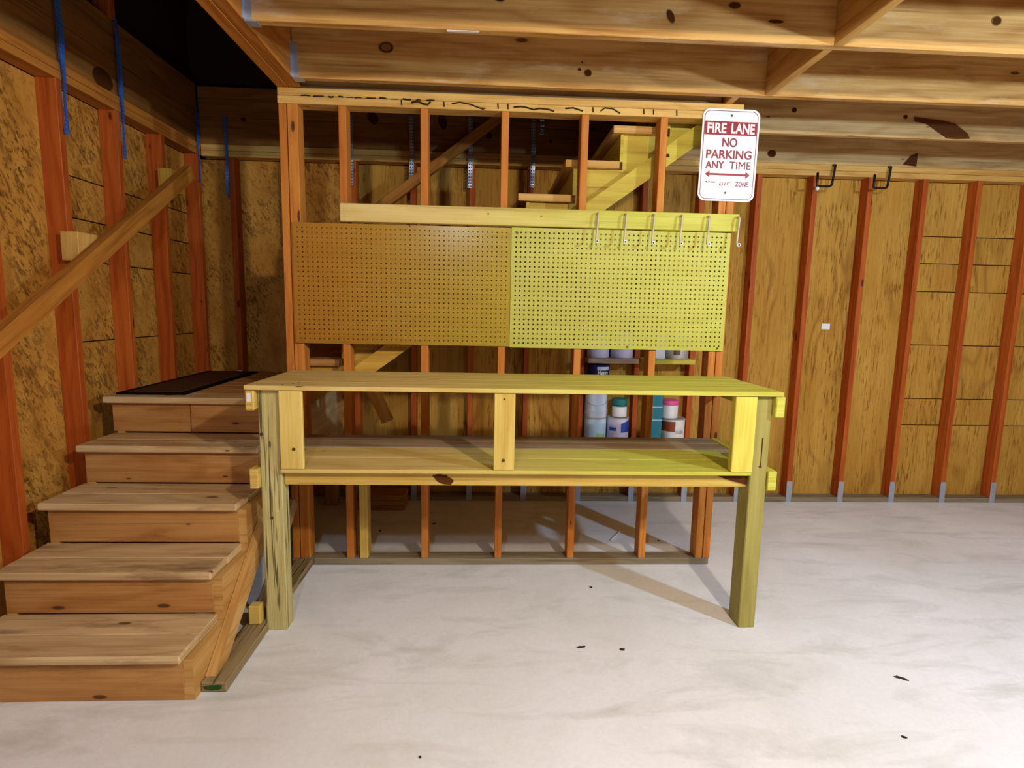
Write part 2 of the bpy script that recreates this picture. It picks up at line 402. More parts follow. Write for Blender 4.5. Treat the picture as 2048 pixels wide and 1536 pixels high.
# ------------------------------------------------------------------ back wall
wb = board('wall_back', (-2.2, 4.118, 0.0), (5.0, 4.2, 4.9), m_dark, None, 'z', 0); struct(wb, 'stud wall sheathed in plywood behind the stairs')
JZ = [0.593, 0.80, 1.213, 1.615, 1.82, 2.018]
for i in range(-4, 13):
    x = XB + i*SP
    if x < 4.6 and x > -2.0:
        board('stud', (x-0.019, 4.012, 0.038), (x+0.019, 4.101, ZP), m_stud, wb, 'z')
        if x > -1.0:
            board('anchor_strap', (x-0.021, 4.007, 0.0), (x+0.021, 4.0115, 0.165), m_galv, wb, 'z', 0.001)
    x0, x1 = max(x, -2.03)+0.001, min(x+SP, 4.6)-0.001
    if x1 - x0 < 0.03: continue
    cuts = [0.0] + (JZ if i >= 9 else []) + [ZP]
    mat = m_flake if x < -1.0 else m_ply
    for z0, z1 in zip(cuts, cuts[1:]):
        board('panel', (x0, 4.101, z0+0.003), (x1, 4.117, z1-0.003), mat, wb, 'z', 0.001)
board('bottom_plate', (-0.9, 4.012, 0.0), (4.6, 4.10, 0.038), m_sill, wb, 'x')
board('top_plate', (-1.94, 4.012, ZP), (4.6, 4.101, 2.442), m_plate, wb, 'x')
board('top_plate', (-1.94, 4.012, 2.4435), (4.6, 4.101, ZC), m_plate, wb, 'x')
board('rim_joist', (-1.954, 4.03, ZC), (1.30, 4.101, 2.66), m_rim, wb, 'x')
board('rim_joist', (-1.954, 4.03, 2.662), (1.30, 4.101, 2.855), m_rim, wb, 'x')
board('rim_joist', (1.32, 4.02, ZC), (4.6, 4.06, 2.717), m_joist_dirty, wb, 'x')
for kx, kz, rx_, rz_, ro in ((-0.796, 2.694, 0.034, 0.05, 0.5), (-0.322, 2.685, 0.03, 0.055, 0.3), (-0.003, 2.601, 0.02, 0.022, 0), (-1.657, 2.652, 0.018, 0.013, 0), (0.419, 2.581, 0.014, 0.012, 0)):
    disc('knot', (kx, 4.0290, kz), rx_, rz_, m_knot, wb, rot=ro, thick=0.002, jag=0.12)
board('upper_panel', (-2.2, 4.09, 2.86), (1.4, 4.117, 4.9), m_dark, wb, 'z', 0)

# ------------------------------------------------------------------ left wall
wlft = board('wall_left', (-2.2, -4.0, 0.0), (-2.047, 4.115, 4.9), m_dark, None, 'z', 0); struct(wlft, 'stud wall sheathed in flakeboard beside the stairs')
YS = [3.95 - SP*k for k in range(0, 17)]
for k, y in enumerate(YS):
    if k == 0: y = 3.962
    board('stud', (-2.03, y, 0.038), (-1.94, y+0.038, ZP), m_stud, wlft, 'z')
    y1 = YS[k-1] if k else 4.10
    cuts = [0.0] + (JZ[2:] if 2.7 < y < 4 else []) + [ZP]
    if y > 0.5:
        for z0, z1 in zip(cuts, cuts[1:]):
            board('panel', (-2.046, y+0.001+0.019, z0+0.003), (-2.03, min(y1+0.019, 4.10)-0.001, z1-0.003), m_flake, wlft, 'z', 0.001)
board('panel', (-2.046, -4.0, 0.0), (-2.03, YS[8]+0.9*0, ZP), m_flake, wlft, 'z', 0.001)
board('bottom_plate', (-2.03, -4.0, 0.0), (-1.94, 4.10, 0.038), m_sill, wlft, 'y')
board('top_plate', (-2.03, -4.0, ZP), (-1.94, 4.011, 2.442), m_header, wlft, 'y')
board('top_plate', (-2.03, -4.0, 2.4435), (-1.94, 4.011, ZC), m_header, wlft, 'y')
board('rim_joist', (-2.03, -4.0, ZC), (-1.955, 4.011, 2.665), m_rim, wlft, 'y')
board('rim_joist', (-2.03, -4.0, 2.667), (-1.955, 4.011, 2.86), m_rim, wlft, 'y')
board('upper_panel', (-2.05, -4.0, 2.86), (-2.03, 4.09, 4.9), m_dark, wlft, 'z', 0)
for y, c in ((3.155, 0.60),):
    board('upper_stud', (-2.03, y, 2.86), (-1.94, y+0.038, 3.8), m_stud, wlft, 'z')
disc('knot', (-1.954, 3.08, 2.53), 0.075, 0.05, m_knot, wlft, thick=0.002).rotation_euler = (0, 0, math.pi/2)

# right wall, outside the picture, closes the room
wr = board('wall_right', (4.6, -4.0, 0.0), (4.75, 4.2, 2.75), m_ply, None, 'z', 0); struct(wr, 'plywood wall closing the garage on the right')

# ------------------------------------------------------------------ ceiling: subfloor, joists, blocking, header
ce = board('ceiling', (-1.05, -4.0, 2.717), (4.6, 2.955, 2.74), m_deck, None, 'x', 0); struct(ce, 'plywood subfloor on exposed joists')
ce2 = board('ceiling', (1.21, 2.956, 2.717), (4.6, 4.10, 2.74), m_deck, None, 'x', 0); struct(ce2, 'plywood subfloor beside the stair opening')
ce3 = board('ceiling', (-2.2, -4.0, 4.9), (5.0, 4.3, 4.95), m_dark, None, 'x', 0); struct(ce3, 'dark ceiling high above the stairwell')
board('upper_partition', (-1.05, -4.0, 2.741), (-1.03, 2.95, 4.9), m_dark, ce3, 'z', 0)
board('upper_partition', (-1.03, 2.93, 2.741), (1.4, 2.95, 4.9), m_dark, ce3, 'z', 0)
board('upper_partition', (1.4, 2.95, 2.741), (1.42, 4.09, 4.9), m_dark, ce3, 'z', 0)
JY = [-2.45, -1.92, -1.39, -0.86, -0.33, 0.20, 0.73, 1.26, 1.785, 2.312, 2.835]
joists = {}
for y in JY: joists[y] = board('joist', (-0.932, y, ZC), (4.6, y+0.038, 2.716), m_joist if y > 2 else m_joist_dirty, ce, 'x')
J1, J2 = joists[2.312], joists[2.835]
J3 = board('joist', (1.24, 3.385, ZC), (4.6, 3.423, 2.716), m_joist_dirty, ce2, 'x')
board('blocking', (1.362, 1.824, ZC), (1.40, 2.311, 2.716), m_joist, ce, 'y')
board('blocking', (1.345, 2.351, ZC), (1.383, 2.834, 2.716), m_joist, ce, 'y')
board('blocking', (1.20, 2.875, ZC), (1.238, 4.01, 2.716), m_joist, ce2, 'y')
board('blocking', (-1.045, 2.995, ZC+0.001), (1.199, 3.033, 2.716), m_joist_dirty, ce, 'x')
hb1 = board('header_beam', (-1.048, -4.0, ZC-0.002), (-0.992, 2.955, 2.716), m_header, ce, 'y')
board('header_beam', (-0.990, -4.0, ZC), (-0.934, 2.955, 2.716), m_header, ce, 'y')
def hanger(y):
    h = empty('joist_hanger', (-0.93, y+0.019, ZC), ce)
    board('seat', (-0.931, y-0.004, ZC-0.004), (-0.885, y+0.042, ZC-0.0015), m_galv, h, 'x', 0)
    board('side_flange', (-0.931, y-0.004, ZC), (-0.903, y-0.001, ZC+0.15), m_galv, h, 'z', 0)
    board('side_flange', (-0.931, y+0.039, ZC), (-0.903, y+0.042, ZC+0.15), m_galv, h, 'z', 0)
    board('back_flange', (-0.934, y-0.018, ZC+0.002), (-0.931, y-0.004, ZC+0.16), m_galv, h, 'z', 0)
hanger(2.312); hanger(2.835)
def knot(x, y, z, rx, rz, rot=0, par=None, ring=True):
    if ring: disc('knot', (x, y-0.0008, z), rx*1.18, rz*1.18, m_knotring, par, rot=rot, thick=0.0014, jag=0.05)
    disc('knot', (x, y-0.0018, z), rx, rz, m_knot, par, rot=rot, thick=0.0014, jag=0.08)
knot(-0.492, 2.835, 2.630, 0.031, 0.022, 0, J2)
disc('knot', (-0.492, 2.8325, 2.630), 0.024, 0.016, m_knotring, J2)
knot(0.470, 2.835, 2.553, 0.016, 0.014, 0, J2); knot(0.428, 2.835, 2.567, 0.007, 0.007, 0, J2, False); knot(0.44, 2.835, 2.60, 0.004, 0.004, 0, J2, False)
knot(0.700, 2.312, 2.562, 0.012, 0.024, 0.45, J1); knot(0.950, 2.312, 2.612, 0.021, 0.011, 0, J1); knot(0.033, 2.312, 2.600, 0.02, 0.012, 0, J1)
knot(2.02, 2.312, 2.60, 0.018, 0.016, 0, J1); knot(1.12, 2.312, 2.56, 0.03, 0.006, 0, J1, False)
knot(1.79, 3.385, 2.615, 0.014, 0.012, 0, J3); knot(2.47, 3.385, 2.60, 0.012, 0.01, 0, J3)
board('tape_strip', (-0.17, 2.318, ZC-0.002), (-0.045, 2.332, ZC-0.0002), m_white, J1, 'x', 0)
prism('bark_patch', [(2.52, 2.60), (2.70, 2.585), (2.78, 2.57), (2.86, 2.52), (2.88, 2.49), (2.80, 2.484), (2.74, 2.486), (2.68, 2.52), (2.60, 2.565), (2.53, 2.575)], 'xz', 3.380, 3.3845, m_bark, J3)
prism('bark_patch', [(2.95, 2.50), (3.0, 2.56), (3.05, 2.58), (3.05, 2.49)], 'xz', 4.0155, 4.0195, m_bark, wb)
knot(1.99, 4.02, 2.545, 0.028, 0.022, 0, wb)

# ------------------------------------------------------------------ stud partition
wp = empty('wall_middle', (0.12, 3.0, 0.0)); struct(wp, 'open stud partition between workbench and stairs')
def fstud(a, b, z0=0.0385, z1=ZP, m=m_framestud): return board('stud', (a, YF0, z0), (b, YF1, z1), m, wp, 'z')
for i in range(-1, 4): fstud(XF+i*SP-0.019, XF+i*SP+0.019)
fstud(-1.045, -1.007); fstud(-1.003, -0.952); fstud(1.200, 1.239); fstud(1.243, 1.282)
fstud(-0.682, -0.638, 0.0385, 0.718, m_beam)
board('bottom_plate', (-0.934, YF0, 0.0), (1.278, YF1, 0.038), m_sill, wp, 'x')
board('top_plate', (-1.048, YF0-0.004, ZP), (1.30, YF1, 2.442), m_plate, wp, 'x')
board('top_plate', (-1.048, YF0-0.002, 2.4435), (1.30, YF1, ZC-0.001), m_plate, wp, 'x')
board('bottom_plate', (-1.05, YF0, 0.0), (-0.936, YF1, 0.0375), m_sill, wp, 'x')
# marker scribbles on the lower top plate
def ink(pts, r=0.0035):
    tube('ink_mark', [(x, YF0-0.005, z) for x, z in pts], r, m_ink, wp, 5)
for x in (-0.44, -0.23, 0.04, 0.09, 0.52, 0.78, 0.83, 0.95): ink([(x, 2.438), (x+0.002, 2.414)])
ink([(-0.39, 2.428), (-0.36, 2.436), (-0.335, 2.425), (-0.31, 2.421), (-0.295, 2.436)], 0.005)
ink([(-0.19, 2.430), (-0.15, 2.438), (-0.10, 2.431), (-0.06, 2.418), (-0.03, 2.409)])
ink([(0.12, 2.425), (0.16, 2.429), (0.19, 2.424), (0.22, 2.416), (0.25, 2.423), (0.29, 2.421), (0.325, 2.412)], 0.004)
ink([(0.38, 2.428), (0.42, 2.432), (0.47, 2.418)], 0.004); ink([(0.56, 2.421), (0.58, 2.437), (0.62, 2.435), (0.66, 2.414)])

random.seed(11)
x = -0.93
while x < -0.30:
    L = random.uniform(0.02, 0.07); ink([(x, 2.4425+random.uniform(-.002, .002)), (x+L*0.5, 2.4425+random.uniform(-.003, .003)), (x+L, 2.4425)], random.uniform(0.0015, 0.0045)); x += L+random.uniform(0.005, 0.03)

# ------------------------------------------------------------------ lower staircase and landing
SY, RUN, RISE = 1.853, 0.2412, 0.1897
SXL, SXR = -1.88, -1.058
st = empty('staircase', (-1.47, SY, 0.0)); tag(st, 'unpainted wooden stairs of four treads rising to the landing along the left wall', 'staircase')
for k in range(4):
    y0 = SY + k*RUN; z = (k+1)*RISE; w = RUN + 0.045
    board('tread', (SXL, y0, z-0.032), (SXR, y0+0.139, z), m_tread, st, 'x', 0.006)
    board('tread', (SXL, y0+0.1415, z-0.032), (SXR, y0+w-0.002, z), m_tread, st, 'x', 0.003)
for k in range(5):
    y0 = SY + k*RUN + 0.032; z0 = k*RISE + (0.008 if k else 0.0); z1 = (k+1)*RISE - 0.033
    if k < 4: board('riser', (SXL+0.02, y0, z0), (-1.066, y0+0.020, z1), m_riser, st, 'x')
    else:
        board('riser', (SXL+0.0, y0, z0), (-1.50, y0+0.02, z1), m_riser, st, 'x'); board('riser', (-1.496, y0, z0), (-1.066, y0+0.02, z1), m_riser, st, 'x')
saw = [(SY+0.033, 0.0)]
for k in range(4):
    saw += [(SY+k*RUN+0.033, (k+1)*RISE-0.033), (SY+(k+1)*RUN+0.033, (k+1)*RISE-0.033)]
saw += [(SY+4*RUN+0.033, 5*RISE-0.033), (SY+4*RUN+0.085, 5*RISE-0.033), (SY+4*RUN+0.085, 0.60), (SY+0.30, 0.0)]
prism('stringer', saw, 'yz', -1.0655, -1.031, m_string, st, 'y')
prism('stringer', saw, 'yz', SXL+0.02, SXL+0.055, m_string, st, 'y')
lg = [(1.96, 0.040), (2.06, 0.040), (2.952, 0.70), (2.952, 0.82)]
prism('ledger', lg, 'yz', -1.029, -0.992, m_string, st, 'y')
yl = SY + 4*RUN
n = 8; wd = (4.006-yl)/n
for j in range(n):
    xr = SXR if yl+j*wd+wd < 2.955 else -1.05
    board('landing_board', (-1.905, yl+j*wd, 5*RISE-0.032), (xr, yl+(j+1)*wd-0.003, 5*RISE), m_tread if j == 0 else m_riser, st, 'x', 0.004)
board('landing_joist', (-1.09, 3.05, 0.70), (-1.052, 4.006, 5*RISE-0.034), m_riser, st, 'y')
board('landing_joist', (-1.86, 3.96, 0.70), (-1.10, 4.004, 5*RISE-0.034), m_riser, st, 'x')
board('landing_post', (-1.14, 3.90, 0.0), (-1.052, 3.955, 0.70), m_riser, st, 'z')
board('landing_skirt', (-1.048, 3.05, 0.50), (-1.03, 4.0, 0.93), m_tread, st, 'y')

sb = empty('sill_board', (-0.985, 2.44, 0.0)); tag(sb, 'cracked grey plank lying on the floor beside the lower stairs with a green front end', 'board')
board('plank', (-1.030, 1.925, 0.0), (-0.937, 2.953, 0.039), m_oldsill, sb, 'y', 0.004)
disc('end_stain', (-0.985, 1.9243, 0.020), 0.036, 0.011, m_green, sb, thick=0.001, jag=0.2)['label'] = 'green stain on the sawn end'
sb2 = board('wood_block', (-1.012, 2.30, 0.0395), (-0.962, 2.345, 0.125), m_beam, None, 'z', 0.004)
tag(sb2, 'short upright wood block standing on the grey plank behind the left bench post', 'block')
sb3 = slanted('scrap_board', (-1.01, 2.42, 0.042), (-0.975, 2.80, 0.42), 0.07, 0.018, m_shelf_grey); tag(sb3, 'pale scrap board leaning against the stair stringer behind the left bench post', 'board')

# ------------------------------------------------------------------ upper flight, seen through the partition
R2, N2 = 0.181, 0.25
up_ = empty('staircase', (-0.9, 3.5, 0.95)); tag(up_, 'upper stair flight rising to the right behind the open stud partition', 'staircase')
def lev(k): return 0.9485 + R2*k
def nose(k): return 0.157 + N2*(k-6)
for k in range(1, 10):
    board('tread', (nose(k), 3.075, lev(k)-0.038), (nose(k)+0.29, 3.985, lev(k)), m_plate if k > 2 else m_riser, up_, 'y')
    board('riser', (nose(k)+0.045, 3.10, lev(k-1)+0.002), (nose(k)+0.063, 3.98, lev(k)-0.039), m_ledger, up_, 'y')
saw2 = []
for k in range(1, 10):
    saw2 += [(nose(k)+0.064, lev(k-1)-0.039), (nose(k)+0.064, lev(k)-0.039)]
xe = nose(9)+0.285
zb = lambda x: 2.10 + 0.724*(x-0.72)
saw2 += [(xe, lev(9)-0.039), (xe, zb(xe)), (nose(1)+0.064, zb(nose(1)+0.064))]
prism('stringer', saw2, 'xz', 3.112, 3.15, m_ledger, up_, 'x'); prism('stringer', saw2, 'xz', 3.93, 3.968, m_riser, up_, 'x')
zl = lambda x: 2.12 + 0.724*(x-0.85)
prism('ledger', [(-0.80, zl(-0.80)), (1.19, zl(1.19)), (1.19, zl(1.19)+0.108), (-0.80, zl(-0.80)+0.108)], 'xz', 3.062, 3.10, m_ledger, up_, 'x')
for x in (0.95, 0.36, -0.40): disc('knot', (x, 3.0612, zl(x)+0.055), 0.011, 0.009, m_knot, up_)
slanted('brace', (-0.67, 3.085, 1.06), (-0.545, 3.085, 0.785), 0.065, 0.036, m_plate, up_)

# handrails
hr = empty('handrail', (-1.83, 2.8, 1.6)); tag(hr, 'brown wooden handrail sloping up the left stud wall above the lower stairs', 'handrail')
slanted('rail', (-1.835, 1.30, 1.252-0.655*0.87), (-1.835, 3.64, 1.252+0.655*1.47), 0.078, 0.05, m_rail, hr)
for y, z in ((2.745, 1.665), (3.55, 2.135)):
    board('spacer_block', (-1.94, y-0.065, z-0.065), (-1.862, y+0.065, z+0.065), m_plate if y < 3 else m_ledger, hr, 'z')['label'] = 'paler block behind the rail'
hr2 = empty('handrail', (-0.4, 3.93, 2.3)); tag(hr2, 'dark brown handrail sloping along the back wall above the upper stair flight', 'handrail')
slanted('rail', (-1.02, 3.91, 1.870), (0.55, 3.91, 3.045), 0.062, 0.04, m_rail, hr2)
for x in (-0.93, 0.10): board('spacer_block', (x-0.04, 3.931, 2.239+0.748*(x+0.523)-0.03), (x+0.04, 4.011, 2.239+0.748*(x+0.523)+0.03), m_rail, hr2, 'x')

# door mat on the landing
mt = empty('door_mat', (-1.73, 3.40, 5*RISE)); tag(mt, 'dark brown door mat lying on the stair landing', 'mat')
zt = 5*RISE
board('pile', (-1.86, 2.93, zt+0.001), (-1.60, 3.87, zt+0.013), m_mat, mt, 'y', 0.003)
for a, b in (((-1.90, 2.89), (-1.861, 3.91)), ((-1.599, 2.89), (-1.56, 3.91))): board('border', (a[0], a[1], zt+0.0005), (b[0], b[1], zt+0.011), m_matedge, mt, 'y', 0.003)
for a, b in (((-1.86, 2.89), (-1.60, 2.929)), ((-1.86, 3.871), (-1.60, 3.91))): board('border', (a[0], a[1], zt+0.0005), (b[0], b[1], zt+0.011), m_matedge, mt, 'x', 0.003)
mt.rotation_euler = (0, 0, math.radians(2.2))

# ------------------------------------------------------------------ hanging metal straps on the walls
def strap(loc, length, width, mat, label, facing, bow=0.0, plate=0.0, group=None):
    """perforated tie strap, top at loc; facing 'x' lies on the left wall, 'y' on the back wall"""
    rows = max(6, int(length/0.020))
    def tw(x, y, z):
        t = z/length; cx = x-width/2
        a = (0.5*math.sin(t*7.0)) if t > plate else 0.0
        wv = bow*math.sin(t*3.1)
        return (cx*math.cos(a) + wv, y + cx*math.sin(a)*0.5 - 0.002*math.sin(t*23), z-length)
    me = perforated('hanging_strap', width, length, 0.0022, 2, rows, width*0.19, 4, mat, 0, tw)
    o = link('hanging_strap', me, loc); o.rotation_euler = (0, 0, math.pi/2 if facing == 'x' else 0)
    tag(o, label, 'strap', group); return o
strap((-1.926, 2.758, 2.86), 0.69, 0.027, m_blue, 'blue perforated metal strap nearest the left edge, against the left wall', 'x', 0.012)
strap((-1.926, 3.170, 2.86), 0.69, 0.026, m_blue, 'blue perforated metal strap second from the left, beside the second stud', 'x', 0.010)
strap((-1.926, 3.955, 2.70), 0.475, 0.024, m_blue, 'blue perforated metal strap hanging in the wall corner above the handrail top', 'x', 0.006)
strap((-1.770, 3.996, 2.66), 0.51, 0.022, m_blue, 'blue perforated metal strap on the back wall right of the corner', 'y', 0.006)
for x, zt_, ln, lb in ((-0.941, 2.70, 0.46, 'grey perforated metal strap beside the second partition stud'), (-0.532, 2.70, 0.44, 'grey perforated metal strap left of the third partition stud, crossed by the handrail low'),
                       (-0.131, 2.72, 0.475, 'grey perforated metal strap between third and fourth partition studs'), (0.298, 2.72, 0.46, 'long grey perforated metal strap left of the upper stair treads'),
                       (0.357, 2.72, 0.11, 'short grey perforated metal strap beside a longer one')):
    strap((x, 3.994, zt_), ln, 0.030, m_galv, lb, 'y', 0.004, 0.32)

# ------------------------------------------------------------------ workbench
wbn = empty('workbench', (0.14, 2.6, 0.0)); tag(wbn, 'yellow-green lumber workbench with two front posts and a low shelf', 'workbench')
ys = [2.29, 2.432, 2.574, 2.717, 2.862]
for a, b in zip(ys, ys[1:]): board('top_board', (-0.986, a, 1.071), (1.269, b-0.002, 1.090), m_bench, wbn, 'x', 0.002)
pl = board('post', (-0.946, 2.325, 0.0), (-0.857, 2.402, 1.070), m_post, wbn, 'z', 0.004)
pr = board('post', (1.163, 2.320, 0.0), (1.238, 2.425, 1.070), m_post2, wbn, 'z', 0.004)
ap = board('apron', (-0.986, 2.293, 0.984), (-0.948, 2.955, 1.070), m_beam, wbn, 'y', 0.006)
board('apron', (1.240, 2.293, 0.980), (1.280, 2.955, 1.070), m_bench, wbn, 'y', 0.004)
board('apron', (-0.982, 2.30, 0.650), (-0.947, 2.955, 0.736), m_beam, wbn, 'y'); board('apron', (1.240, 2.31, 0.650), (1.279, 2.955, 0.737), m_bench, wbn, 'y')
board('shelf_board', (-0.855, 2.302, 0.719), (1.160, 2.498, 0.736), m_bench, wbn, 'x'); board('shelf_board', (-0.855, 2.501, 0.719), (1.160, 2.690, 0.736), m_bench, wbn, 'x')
board('shelf_board', (-0.945, 2.694, 0.719), (1.236, 2.822, 0.737), m_shelf_grey, wbn, 'x'); board('shelf_board', (-0.945, 2.825, 0.719), (1.236, 2.953, 0.737), m_shelf_grey, wbn, 'x')
board('cross_beam', (-0.856, 2.345, 0.655), (1.162, 2.383, 0.7185), m_beam, wbn, 'x')
board('cross_beam', (-0.946, 2.917, 0.63), (1.238, 2.954, 0.7185), m_beam, wbn, 'x')
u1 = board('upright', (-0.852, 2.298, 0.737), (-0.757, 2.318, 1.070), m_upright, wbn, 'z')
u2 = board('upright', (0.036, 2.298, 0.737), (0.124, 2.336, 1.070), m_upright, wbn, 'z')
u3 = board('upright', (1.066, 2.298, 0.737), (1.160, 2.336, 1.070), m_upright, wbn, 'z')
def screw(x, y, z, par, r=0.007): disc('screw_head', (x, y-0.001, z), r, r, m_screw, par, thick=0.003)
screw(-0.795, 2.298, 0.823, u1); screw(0.078, 2.298, 0.782, u2); screw(0.078, 2.298, 1.045, u2, 0.004)
screw(-0.935, 2.325, 0.88, pl); screw(-0.905, 2.325, 0.515, pl)
for x, y in ((-0.84, 2.32), (-0.81, 2.36), (-0.795, 2.39)): disc('nail_head', (x, y, 1.0905), 0.005, 0.004, m_knot, wbn, 'z', 0.001)
# wane at the right end of the cross beam and a groove with a bolt on the right post
prism('bark_patch', [(1.0, 0.7185), (1.16, 0.7185), (1.16, 0.668), (1.06, 0.695)], 'xz', 2.338, 2.344, m_bark, wbn)
sl = board('groove_rod', (1.2045, 2.3175, 0.757), (1.2075, 2.3205, 0.882), m_knot, pr, 'z', 0)
screw(1.205, 2.319, 0.757, pr, 0.006); screw(1.206, 2.319, 0.882, pr, 0.003)
board('price_tag', (-0.977, 2.2915, 1.022), (-0.960, 2.2930, 1.058), m_white, ap, 'z', 0.0005)
disc('knot', (-0.18, 2.3442, 0.685), 0.045, 0.02, m_bark, wbn, rot=-0.3, jag=0.15)

# ------------------------------------------------------------------ pegboards, rail, hooks
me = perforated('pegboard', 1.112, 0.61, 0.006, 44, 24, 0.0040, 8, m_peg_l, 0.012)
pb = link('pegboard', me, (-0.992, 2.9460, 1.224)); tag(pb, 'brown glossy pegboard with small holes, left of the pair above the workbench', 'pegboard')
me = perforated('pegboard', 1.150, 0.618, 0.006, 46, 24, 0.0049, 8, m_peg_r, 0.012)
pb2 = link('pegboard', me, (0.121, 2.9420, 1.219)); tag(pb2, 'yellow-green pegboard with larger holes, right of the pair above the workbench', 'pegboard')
for x, z in ((-0.94, 1.79), (0.06, 1.30), (-0.40, 1.83)): screw(x, 2.946, z, pb, 0.004)
for x, z in ((1.24, 1.232), (0.15, 1.81), (0.75, 1.232)): screw(x, 2.942, z, pb2, 0.006)
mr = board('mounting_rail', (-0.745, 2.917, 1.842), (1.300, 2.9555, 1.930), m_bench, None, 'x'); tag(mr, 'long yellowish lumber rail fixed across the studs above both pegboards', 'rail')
screw(0.0, 2.917, 1.897, mr, 0.004); screw(0.27, 2.917, 1.893, mr, 0.004)
hooks = [0.558, 0.702, 0.846, 0.990, 1.132, 1.288]
names = ['leftmost', 'second from left', 'third from left', 'fourth from left', 'fifth from left', 'rightmost']
h0 = None
for x, nm in zip(hooks, names):
    if h0 is None:
        h0 = empty('tool_hook', (x, 2.917, 1.912))
        P = bend([(x, 2.924, 1.912), (x, 2.888, 1.912), (x-0.008, 2.885, 1.772), (x-0.008, 2.868, 1.768)])
        tube('shaft', P, 0.0055, m_hookw, h0, 10)
        e = tube('end_cap', [(x-0.008, 2.870, 1.768), (x-0.008, 2.855, 1.768)], 0.0085, m_white, h0, 14)
        d0 = disc('cap_hole', (x-0.008, 2.8545, 1.768), 0.005, 0.005, m_black, e)
        kids = [c for c in h0.children]
        r0 = h0
    else:
        r0 = h0.copy(); COL.objects.link(r0); r0.location = (x, 2.917, 1.912)
        for c in kids:
            cc = c.copy(); COL.objects.link(cc); cc.parent = r0
            for g in c.children: gg = g.copy(); COL.objects.link(gg); gg.parent = cc
    tag(r0, 'cream rod hook on the rail above the right pegboard, %s of six' % nm, 'hook', 'rod hooks on the mounting rail')

# ------------------------------------------------------------------ sign
SW, SH = 0.298, 0.455
sg = empty('sign', (1.233, 2.9485, 2.226)); tag(sg, 'white and red metal fire lane no parking sign on the partition top', 'sign')
def rrect(w, h, r, n=7):
    out = []
    for cx, cz, a0 in ((w/2-r, h/2-r, 0), (-w/2+r, h/2-r, 90), (-w/2+r, -h/2+r, 180), (w/2-r, -h/2+r, 270)):
        for i in range(n+1): a = math.radians(a0+90*i/n); out.append((cx+r*math.cos(a), cz+r*math.sin(a)))
    return out
def signpart(name, pts, y0, y1, mat):
    o = prism(name, pts, 'xz', y0, y1, mat, None, 'x'); c = WL[o.name].copy(); o.parent = sg; o.location = c; return o
signpart('plate', rrect(SW, SH, 0.038), -0.002, 0.0, m_signw)
def ringpart(name, w, h, r, t, mat):
    A, B = rrect(w, h, r), rrect(w-2*t, h-2*t, r-t); n = len(A)
    V = [(p[0], -0.0026, p[1]) for p in A+B] + [(p[0], -0.002, p[1]) for p in A+B]; F = []
    for i in range(n):
        j = (i+1) % n; F += [(i, j, n+j, n+i), (j, i, 2*n+i, 2*n+j), (n+i, n+j, 3*n+j, 3*n+i)]
    mm = bpy.data.meshes.new(name); mm.from_pydata(V, [], F); mm.update(); mm.materials.append(mat)
    o = bpy.data.objects.new(name, mm); COL.objects.link(o); o.parent = sg; return o
ringpart('border_line', SW-0.018, SH-0.018, 0.032, 0.0035, m_frameink)
BW = SW-0.026
signpart('red_band', [(-BW/2, 0.100), (BW/2, 0.100), (BW/2, 0.166), (-BW/2, 0.166)], -0.0026, -0.002, m_red)
def letters(s, z, h, w, mat, y=-0.0030, bold=0.018, x=0.0):
    me = textmesh('lettering', s, h, mat, bold, w); o = bpy.data.objects.new('lettering', me); COL.objects.link(o); o.parent = sg; o.location = (x, y, z); return o
letters('FIRE', 0.133, 0.050, 0.100, m_signw, -0.0034, 0.03, -0.073); letters('LANE', 0.133, 0.050, 0.122, m_signw, -0.0034, 0.03, 0.064)
letters('NO', 0.064, 0.044, 0.078, m_redink, bold=0.02)
letters('PARKING', 0.005, 0.044, 0.238, m_redink, bold=0.02)
letters('ANY', -0.0475, 0.037, 0.098, m_redink, bold=0.02, x=-0.070); letters('TIME', -0.0475, 0.037, 0.112, m_redink, bold=0.0, x=0.063)
ar = [(-0.118, -0.094), (-0.095, -0.076), (-0.095, -0.089), (0.095, -0.089), (0.095, -0.076), (0.118, -0.094), (0.095, -0.112), (0.095, -0.099), (-0.095, -0.099), (-0.095, -0.112)]
signpart('arrow', ar, -0.0026, -0.002, m_red)
letters('TOW', -0.141, 0.022, 0.055, m_frameink, bold=0.0, x=-0.088)
letters('AWAY', -0.141, 0.022, 0.062, m_frameink, bold=0.0, x=-0.010)
letters('ZONE', -0.140, 0.023, 0.068, m_redink, bold=0.01, x=0.079)
signpart('worn_patch', [(-0.122, -0.156), (-0.055, -0.154), (-0.058, -0.138), (-0.09, -0.136), (-0.122, -0.139)], -0.0042, -0.0037, m_signw)
for a in (-0.036, -0.022, -0.004, 0.012): signpart('worn_patch', [(a, -0.153), (a+0.004, -0.153), (a+0.0055, -0.130), (a+0.003, -0.131)], -0.0042, -0.0037, m_signw)
for z in (0.195, -0.185):
    o = disc('screw_head', (0, 0, 0), 0.005, 0.006, m_screw, None, thick=0.003); o.parent = sg; o.location = (0.0 if z > 0 else -0.004, -0.003, z)
sg.rotation_euler = (0, math.radians(0.5), 0)

